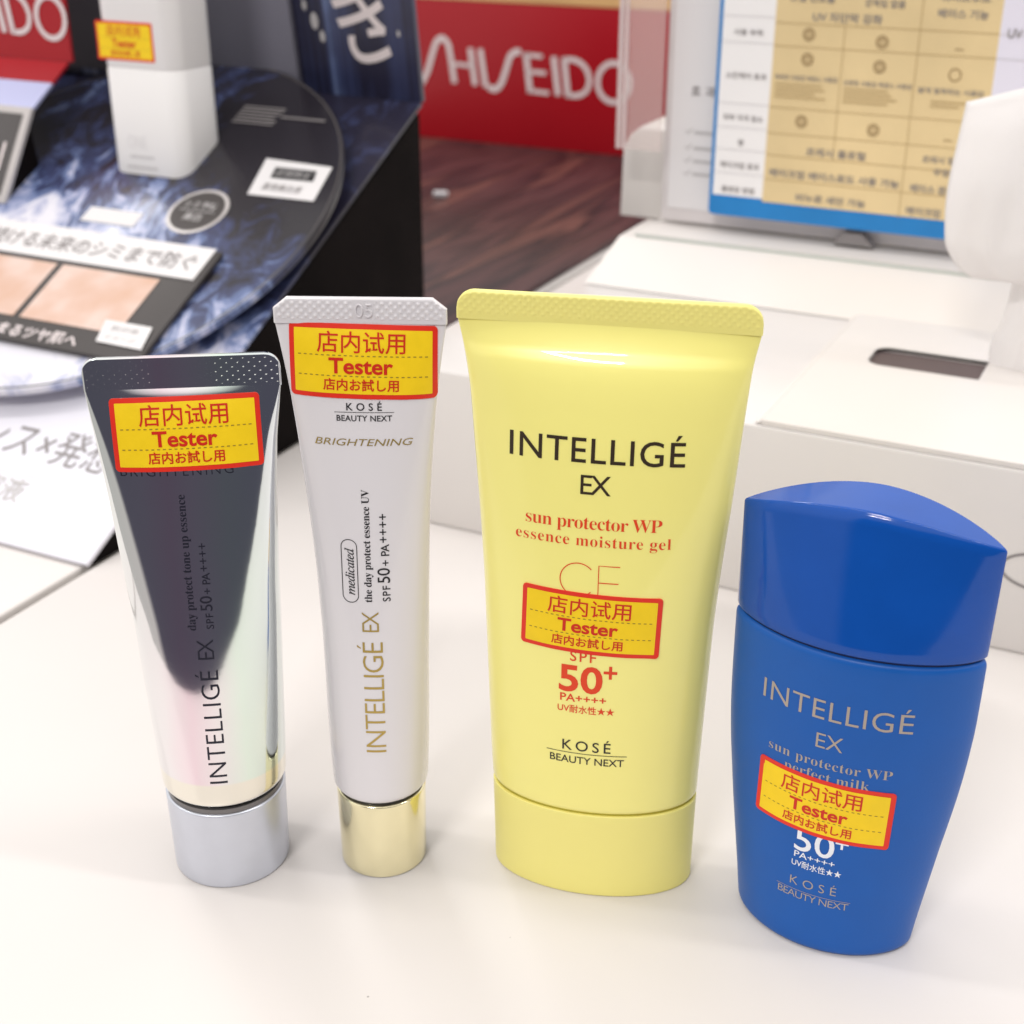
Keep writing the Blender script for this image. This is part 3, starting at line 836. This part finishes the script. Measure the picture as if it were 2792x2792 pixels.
for q in [rect2d(-175, -155.4, y, y + .25) for y in (17.0, 26.0, 34.2, 43.0, 64.9, 74.0)] + [rect2d(-76.7, -58, y, y + .25) for y in (64.4, 72.4)]:
    print2d('table_line', q, flat(-.0020), M['greyline'], o)
K = lambda s, x0_, x1_, y, h, b=.012: text2d(s, x0_, x1_, 0, 1, bold=b, bbox=(y - h / 2, y + h / 2))
for q in (K('사용 부위', -170.6, -159.6, 68.6, 2.2), K('스킨케어 효과', -172.6, -157, 53.2, 2.3), K('피부 자극 감소', -172.6, -157.2, 38.0, 2.3), K('향', -166.3, -163.9, 28.9, 2.3), K('메이크업 효과', -172.6, -157.3, 20.3, 2.4), K('클렌징 방법', -171.6, -158.6, 11.1, 2.3)):
    print2d('lettering', q, flat(-.0021), M['inkgrey'], o)
for q in (K('UV 차단막 강화', -141.6, -116.8, 75.2, 3.2), K('오일 컨트롤', -150.4, -134.2, 81.2, 2.4), K('끈적임 없음', -123.4, -109.4, 80.6, 2.6), K('워터프루프', -97.8, -81.2, 83.6, 2.6), K('베이스 기능', -98, -81.2, 78.4, 3.0),
    K('촉촉한 수분감 에센스 사용감', -153.8, -130.6, 53.8, 1.8), K('산뜻한 사용감 에센스 사용감', -128.4, -104, 53.3, 1.8), K('얇게 밀착되는 사용감', -101.8, -79.2, 52.6, 2.0), K('프레시 플로럴', -139.8, -117.8, 27.8, 3.0), K('메이크업 베이스로도 사용 가능', -153.2, -104.6, 19.0, 3.0, .016), K('비누로 세안 가능', -142.2, -116, 10.6, 3.0, .016),
    K('프레시 향', -97.4, -86, 28.9, 2.6), K('무향', -93, -87.2, 24.6, 2.6), K('베이스 겸용', -100.4, -85, 18.3, 3.0, .016), K('메이크업', -101, -88.8, 10.0, 3.0, .016)):
    print2d('lettering', q, flat(-.0021), M['inkgrey'], o)
for (sx_, ex_, yt, n_) in ((-153.6, -134, 51.0, 4), (-128.2, -108.5, 50.8, 4), (-97, -84, 48.6, 2)):
    print2d('small_print', join2d(*[rect2d(sx_, ex_ - random.random() * 7, yt - i * 1.5, yt - i * 1.5 + .55) for i in range(n_)]), flat(-.0021), M['chartline'], o)
for cx_, cy_, dbl in ((-142.5, 69, 1), (-116.1, 67.8, 1), (-142.3, 60.4, 1), (-116.1, 59.4, 1), (-89.8, 58.3, 0), (-142.6, 38.4, 1), (-116, 37.4, 1)):
    q = [stroke2d(arc(cx_, cy_, 2.0, 2.0, 0, 360, 28), .5)]
    if dbl: q.append(stroke2d(arc(cx_, cy_, 1.1, 1.1, 0, 360, 20), .45))
    print2d('rating_mark', join2d(*q), flat(-.0021), M['ratingink'], o)
for yy in (66.6, 35.8): print2d('rating_mark', rect2d(-91, -88, yy, yy + .4), flat(-.0021), M['ratingink'], o)
print2d('lettering', join2d(K('UV', -74.2, -69.4, 72.9, 3.0)), flat(-.0021), M['inkgrey'], o)

# frosted acrylic screen at the left of the leaflet holder
o = g_empty('acrylic_screen', -.2142, .5225, .0965)
tag(o, 'hazy clear acrylic screen in front of the right end of the red sign', 'screen')
box('sheet', 0.0008, .0175, 0, .0015, 0, .13, M['haze'], o)
box('edge', -.0008, .0006, -.0004, .0019, -.0, .13, M['edge'], o)
box('edge', .0020, .0032, -.0006, -.0001, 0, .13, M['edge'], o)

# white tissue pulled up through the slot of the box
M['tissue'] = mat('soft_tissue', (.93, .915, .91), rough=.9, sss=.0, bump=.25, bscale=260)
nt, p = nodes(M['tissue']); out = nt.nodes['Material Output']
tl = N(nt, 'ShaderNodeBsdfTranslucent'); tl.inputs['Color'].default_value = (.93, .91, .91, 1)
mxs = N(nt, 'ShaderNodeMixShader'); mxs.inputs[0].default_value = .45
nt.links.new(p.outputs[0], mxs.inputs[1]); nt.links.new(tl.outputs[0], mxs.inputs[2]); nt.links.new(mxs.outputs[0], out.inputs[0])
o = empty('tissue', gpt(-.0375, .4400, .0500)); o.rotation_euler = GROT
tag(o, 'soft white tissue pulled up from the dark slot in the white tray, right edge', 'tissue')
def lerp_rows(rows, h):
    return hermite(rows, h)
def sheet(name, rows, nu, nv, thick=.00018):
    """rows: (height, left, right, y, fold depth); a soft folded sheet"""
    V, F = [], []
    for k in range(nv + 1):
        h = rows[0][0] + (rows[-1][0] - rows[0][0]) * k / nv
        xl, xr_, y0_, fd = hermite(rows, h)
        for i in range(nu + 1):
            u = i / nu
            bulge = math.sin(math.pi * min(1, u * 1.0)) ** .7
            fold = .30 * math.sin(9.5 * u + 1.2 + 18 * h) + .16 * math.sin(23 * u + 40 * h) + .08 * math.sin(51 * u - 70 * h)
            sag = .0010 * math.sin(7 * u + .6)
            V.append((xl + (xr_ - xl) * u, y0_ - .55 * fd * bulge + fd * (.34 * fold + .16 * abs(math.sin(6.5 * u - 22 * h + .7))), h + (sag if k in (0, nv) else 0)))
    for k in range(nv):
        for i in range(nu):
            a = k * (nu + 1) + i
            F.append((a, a + 1, a + nu + 2, a + nu + 1))
    ob = mesh_obj(name, V, F, M['tissue'], o, smooth=180)
    sm = ob.modifiers.new('thickness', 'SOLIDIFY'); sm.thickness = thick
    return ob
sheet('pulled_up_core', [(.0045, -.0172, .0150, .0060, .003), (.012, -.0176, .0200, .0055, .005), (.022, -.0150, .0240, .0050, .007), (.034, -.0140, .0300, .0050, .009), (.050, -.0240, .0420, .0060, .010), (.070, -.0300, .0520, .0080, .009), (.0820, -.0300, .0560, .0100, .006)], 56, 50)
sheet('front_fold', [(.0345, -.0250, .0480, -.0015, .006), (.038, -.0300, .0500, -.0025, .009), (.046, -.0345, .0520, -.0035, .012), (.060, -.0358, .0540, -.0030, .013), (.076, -.0350, .0560, .0005, .011), (.0850, -.0345, .0570, .0040, .008)], 56, 40)
# upper edge sweeps up to the right
for ob in o.children:
    for v in ob.data.vertices:
        if v.co.z > .055:
            v.co.z += max(0, v.co.x + .034) * .32 * (v.co.z - .055) / .03

# ================================================================== left: sloped display with its splash print
SL = 26.8
o = empty('sloped_display', gpt(-.294, .292, 0))
o.rotation_euler = (Matrix.Rotation(-R(GA), 3, 'Z') @ Matrix.Rotation(R(SL), 3, 'X')).to_euler()
DISP = o
tag(o, 'black sloped display stand printed with splashing water, behind the silver tube', 'display stand')
# wedge body: in display coordinates x right, y up the slope, z out of the slope
L_ = .2415
def wl(y, z):   # from ground frame (y back, z up) to slope frame
    return (y * math.cos(R(SL)) + z * math.sin(R(SL)), -y * math.sin(R(SL)) + z * math.cos(R(SL)))
pr_ = [wl(.0030, .0002), wl(.2137, .0002), wl(.2137, .1065), wl(.0030, .0003 + .0010)]
V = [(xx, yy, zz - .0006) for xx in (-.34, 0) for yy, zz in pr_]
mesh_obj('body', V, [(0, 1, 2, 3), (7, 6, 5, 4), (0, 4, 5, 1), (1, 5, 6, 2), (2, 6, 7, 3), (3, 7, 4, 0)], M['black'], o)
box('printed_face', -.34, .0006, .0004, L_ + .0004, .0000, .0016, M['slopeprint'], o, bevel=.0002)
print2d('lettering', join2d(text2d('エッセンス×発想', -116, -15.5, 0, 1, bold=.0, bbox=(33.5, 48.5))), top(.0018), M['inkgrey'], o)
print2d('label_frame', stroke2d(rounded_outline(-78, -34.5, 13.2, 27.5, 1.0), .9, True), top(.0018), M['sheet'], o)
print2d('lettering', text2d('美容液', -70, -40.5, 0, 1, bold=.01, bbox=(15.5, 25.5)), top(.0018), M['inklight'], o)
# back board leaning slightly forward
bb = empty('back_board_hinge', (0, 0, 0), parent=o)
bb.name = 'back_board'
bb.location = (0, L_ + .0005, .0010)
bb.rotation_euler = (R(90 - SL + 8) - R(90), 0, 0)
# board in its own frame: x right, z up the board
box('printed_board', -.34, .0004, 0, .003, 0, .14, M['boardprint'], bb, bevel=.0003)
box('slate_panel', -.26, -.0558, -.0035, -.0004, .004, .14, M['greyboard'], bb, bevel=.0003)
print2d('lettering', skew2d(text2d('き', 0, 24, 0, 1, bold=.010, bbox=(0, 27)), -.42, .26, -37.0, -11.0, 14.5, 46.5), lambda x, z: (x * .001, -.0003, z * .001), M['logowhite'], bb)
for (x_, z_, r_) in ((-46, 30, 2.6), (-43, 24, 1.8), (-18, 31, 1.2), (-50, 36, 1.6), (-7, 27, 1.0)):
    print2d('droplet_print', (arc(x_, z_, r_ * .7, r_ * 1.3, 0, 360, 16)[:-1], [tuple(range(16))]), lambda x, z: (x * .001, -.00025, z * .001), M['inklight'], bb)

# round platform on the slope
dc, dr, dh = (-.0935, .1475), .0985, .0115
pts = [(dc[0] + dr * math.cos(2 * math.pi * i / 160), dc[1] + dr * math.sin(2 * math.pi * i / 160)) for i in range(160)]
rp = prism('round_platform', pts, dh - .003, dh, M['discprint'], o, bevel=.0006)
rim = [(dc[0] + (dr - .0012) * math.cos(2 * math.pi * i / 160), dc[1] + (dr - .0012) * math.sin(2 * math.pi * i / 160)) for i in range(160)]
print2d('rim_line', stroke2d([(a * 1000, b_ * 1000) for a, b_ in rim], .8, True), top(dh + .0001), M['darkgrey'], rp)
inn = [(dc[0] + (dr - .02) * math.cos(2 * math.pi * i / 80), dc[1] + (dr - .02) * math.sin(2 * math.pi * i / 80)) for i in range(80)]
prism('platform_foot', inn, .0018, dh - .0031, M['black'], o)
ps = rp
print2d('white_label', join2d(([(-37.7, 186.2), (-33.9, 164.9), (-4.4, 165.4), (-7.0, 185.2)], [(0, 1, 2, 3)])), top(dh + .0003), M['paper'], ps)
print2d('label_bar', ([(-30.6, 181.6), (-29.5, 175.4), (-10.4, 175.8), (-12.0, 181.8)], [(0, 1, 2, 3)]), top(dh + .0005), M['ink'], ps)
print2d('lettering', text2d('薬用美白液', -30, -12.5, 0, 1, bold=0, bbox=(168.2, 172.4)), top(dh + .0005), M['inkgrey'], ps)
print2d('lettering', text2d('店頭限定', -28.6, -12.8, 0, 1, bold=-.005, bbox=(176.6, 180.4)), top(dh + .0007), M['inklight'], ps)
print2d('white_label', rect2d(-97, -71.1, 139.2, 147.3), top(dh + .0003), M['paper'], ps)
print2d('round_badge', (arc(-49, 152.2, 12.6, 12.6, 0, 360, 48)[:-1], [tuple(range(48))]), top(dh + .0003), M['acrylicgrey'], ps)
print2d('badge_centre', (arc(-49, 152.2, 11.0, 11.0, 0, 360, 48)[:-1], [tuple(range(48))]), top(dh + .0005), M['card'], ps)
print2d('lettering', join2d(text2d('シミ予防', -56.5, -41.5, 0, 1, bold=.01, bbox=(153.5, 157.3)), text2d('美白', -53, -45, 0, 1, bold=.01, bbox=(146.5, 150.6)), rect2d(-57, -41, 151.8, 152.2)), top(dh + .0007), M['inklight'], ps)
sm = [rect2d(-66.5, -46 - random.random() * 3, 216.0 - i * 2.0, 216.9 - i * 2.0) for i in range(6)] + [rect2d(-46, -25, 211.2, 212.2)]
print2d('small_print', join2d(*sm), top(dh + .0003), M['inkgrey'], ps)

# promo card on the platform
o = empty('promo_card'); o.parent = None
o.location = DISP.location; o.rotation_euler = DISP.rotation_euler
tag(o, 'dark card with two skin photos under a white caption strip, lying on the round platform', 'promo card')
ch = dh + .0009
box('card', -.165, -.0228, .0728, .1305, ch, ch + .0018, M['card'], o, bevel=.0003)
box('caption_strip', -.165, -.0256, .1143, .1310, ch + .0019, ch + .0023, M['paper'], o)
print2d('lettering', text2d('輝き続ける未来のシミまで防ぐ', -144, -29.5, 0, 1, bold=.004, bbox=(118.2, 126.6)), top(ch + .0025), M['inkgrey'], o)
for xa, xb in ((-83.6, -38.8), (-131.0, -86.6)):
    print2d('skin_photo', rect2d(xa, xb, 83.8, 112.2), top(ch + .0021), M['skin'], o)
print2d('lettering', text2d('未来まで続くまるツヤ肌へ', -128, -51.5, 0, 1, bold=.02, bbox=(74.2, 80.4)), top(ch + .0021), M['logowhite'], o)
print2d('white_tag', ([(-47.3, 89.2), (-44.4, 78.7), (-24.3, 78.4), (-26.6, 89.2)], [(0, 1, 2, 3)]), top(ch + .0024), M['paper'], o)
print2d('lettering', join2d(text2d('肌印象', -42.5, -30, 0, 1, bbox=(84.6, 87.2)), text2d('イメージ', -42.5, -29, 0, 1, bbox=(80.4, 82.8))), top(ch + .0026), M['inklight'], o)

# white square bottle standing in the platform
o = empty('cosmetic_bottle', gpt(-.3775, .4505, .078)); o.rotation_euler = GROT
tag(o, 'tall white square bottle with an orange and yellow sticker, standing in the round platform', 'cosmetic bottle')
def rsq(w_, d_, r_, z_, n=10): return [(x, y, z_) for x, y in rounded_outline(-w_, w_, -d_, d_, r_, n)]
rings = [rsq(.0180, .0125, .006, 0), rsq(.0184, .0128, .0064, .0012), rsq(.0184, .0128, .0064, .0478), rsq(.0181, .0125, .0062, .0484), rsq(.0179, .0123, .006, .0486), rsq(.0181, .0125, .0062, .0488), rsq(.0184, .0128, .0064, .0494), rsq(.0184, .0128, .0064, .150)]
def simple_loft(name, rings, m, parent):
    n = len(rings[0]); V = [q for r in rings for q in r]; F = [(k * n + i, k * n + (i + 1) % n, (k + 1) * n + (i + 1) % n, (k + 1) * n + i) for k in range(len(rings) - 1) for i in range(n)]
    F += [tuple(range(n)), tuple(range((len(rings) - 1) * n, len(rings) * n))]
    return mesh_obj(name, V, F, m, parent, smooth=40)
simple_loft('body', rings, M['white_plastic'], o)
bsf = lambda e: (lambda x, z: (x * .001, -.0128 - e, z * .001))
print2d('lettering', text2d('ONE', -8.5, .5, 0, 1, bold=-.02, bbox=(18.5, 23.5)), bsf(.0001), M['sheet'], o)
print2d('small_print', join2d(*[rect2d(-8 + i * 1.7, -8 + i * 1.7 + 1.0, 14.8, 15.8) for i in range(7)], *[rect2d(-10 + i * 1.5, -10 + i * 1.5 + 1.0, 10.8, 11.7) for i in range(10)]), bsf(.0001), M['inklight'], o)
sticker(o, None, -4.7, 58.6, 0, 27.2, 14.2, lift=bsf)

# small sign in a dark frame and the folded red sign behind it, at the far left
o = g_empty('card_stand', -.432, .4139, .0745, -R(33)); 
tag(o, 'small dark framed easel card with a white letter, at the left edge', 'card stand')
box('frame', -.070, 0, -.0006, .0015, 0, .0405, M['acrylicgrey'], o, bevel=.0003)
print2d('dark_panel', rect2d(-68, -3.2, 3.2, 37.4), flat(-.0009), M['darkgrey'], o)
print2d('lettering', text2d('N', -19, -7.2, 0, 1, bold=-.01, bbox=(13, 25)), flat(-.0011), M['logowhite'], o)
V = [(-.0022 + dx, y_, z_) for dx in (0, .0015) for y_, z_ in ((.0016, .0004), (.0016, .0335), (.031, -.0005 + .0015))]
mesh_obj('easel_leg', V, [(0, 1, 2), (5, 4, 3), (0, 3, 4, 1), (1, 4, 5, 2), (2, 5, 3, 0)], M['black'], o)

LOGO_W = 4.2
def logo(dx, dz, k):
    P = lambda pts: [(dx + x * k, dz + y * k) for x, y in pts]
    S_ = [stroke2d(P(smooth_line([(-546.5, 41), (-540.5, 51), (-536.5, 62), (-532.5, 72), (-527.5, 75.5), (-522.8, 72), (-521.4, 67), (-519.5, 56), (-517.7, 44.5)])), LOGO_W * k),
          stroke2d(P([(-504.3, 69.8), (-500.6, 44.0)]), LOGO_W * k), stroke2d(P([(-519.4, 58.0), (-502.4, 57.6)]), 2.7 * k),
          stroke2d(P([(-496.2, 69.7), (-492.0, 43.6)]), LOGO_W * k),
          stroke2d(P(smooth_line([(-490.2, 43.8), (-484.5, 42.2), (-479.5, 46.5), (-475.6, 56), (-472.2, 65.5), (-467.8, 69.3), (-463.5, 69.3)])), LOGO_W * k),
          stroke2d(P([(-459.6, 69.3), (-456.0, 41.7)]), LOGO_W * k), stroke2d(P([(-460.5, 67.6), (-446.5, 67.4)]), 2.8 * k), stroke2d(P([(-458, 56.4), (-443.6, 56.2)]), 2.8 * k), stroke2d(P([(-456.5, 43.0), (-441, 42.6)]), 2.8 * k),
          stroke2d(P([(-437.8, 67.8), (-433.9, 41.4)]), LOGO_W * k),
          stroke2d(P([(-429.8, 67.6), (-426.2, 41)]), LOGO_W * k), stroke2d(P(smooth_line([(-430, 66.2), (-421, 66.3), (-413.5, 62), (-410, 54), (-412, 46.5), (-418, 42.6), (-426.5, 42.2)])), 3.5 * k),
          stroke2d(P(arc(-391.5, 53.0, 12.2, 13.2, 0, 360, 48)), 3.6 * k)]
    return join2d(*S_)
L2 = R(57); l2 = .030
fg = (.437, .1065)
o = g_empty('red_sign', 0, fg[0], fg[1])
tag(o, 'folded red sign with a lavender lower strip, behind the easel card at the left edge', 'sign')
def flap(name, a, b_, m, t=.0012):
    xr_ = -.4348; xl = -.56
    P0 = lambda s_, n_: (s_ * math.sin(L2) - n_ * math.cos(L2), s_ * math.cos(L2) + n_ * math.sin(L2))
    V = []
    for x_ in (xl, xr_):
        for s_, n_ in ((a, 0), (b_, 0), (b_, -t), (a, -t)):
            yy, zz = P0(s_, n_); V.append((x_ + (s_ * .0 if x_ == xl else 0), yy, zz))
    return mesh_obj(name, V, [(0, 1, 2, 3), (7, 6, 5, 4), (0, 4, 5, 1), (1, 5, 6, 2), (2, 6, 7, 3), (3, 7, 4, 0)], m, o)
flap('lavender_strip', .0015, .0172, M['lavender'])
flap('lower_flap', .0174, l2, M['red'])
yy, zz = l2 * math.sin(L2), l2 * math.cos(L2)
box('upright_face', -.56, -.4325, yy, yy + .0012, zz + .0002, zz + .06, M['red'], o)
print2d('lettering', logo(-433.5 + 379.3 * .62, -15.6 + zz * 1000, .62), flat(yy - .0003), M['logowhite'], o)

# ================================================================== back: wood shelf and the big red sign
o = slab('wood_board', -.62, -.2985, .512, .96, .0006, .0035, M['wood'], .0006)
tag(o, 'dark wood grain board lying on the counter in front of the large red sign', 'board')
o = g_empty('red_sign', 0, .944, .0036)
tag(o, 'large red sign with wide white lettering, standing upright on the dark wood board', 'sign')
box('red_panel', -.60, -.335, 0, .004, 0, .0990, M['red'], o, bevel=.0004)
box('header_strip', -.60, -.335, -.0004, .0044, .0992, .150, M['tan'], o)
print2d('lettering', logo(0, -3.2, 1.0), flat(-.0003), M['logowhite'], o)
o = bm_obj('metal_clip', box_bm(-.0045, .0045, -.003, .003, 0, .0035, .001), M['greyline'], None, 40)
o.location = gpt(-.4364, .775, .0036); o.rotation_euler = (0, 0, -R(5))
tag(o, 'tiny pale clip lying on the dark wood board', 'clip')
bpy.context.view_layer.update()
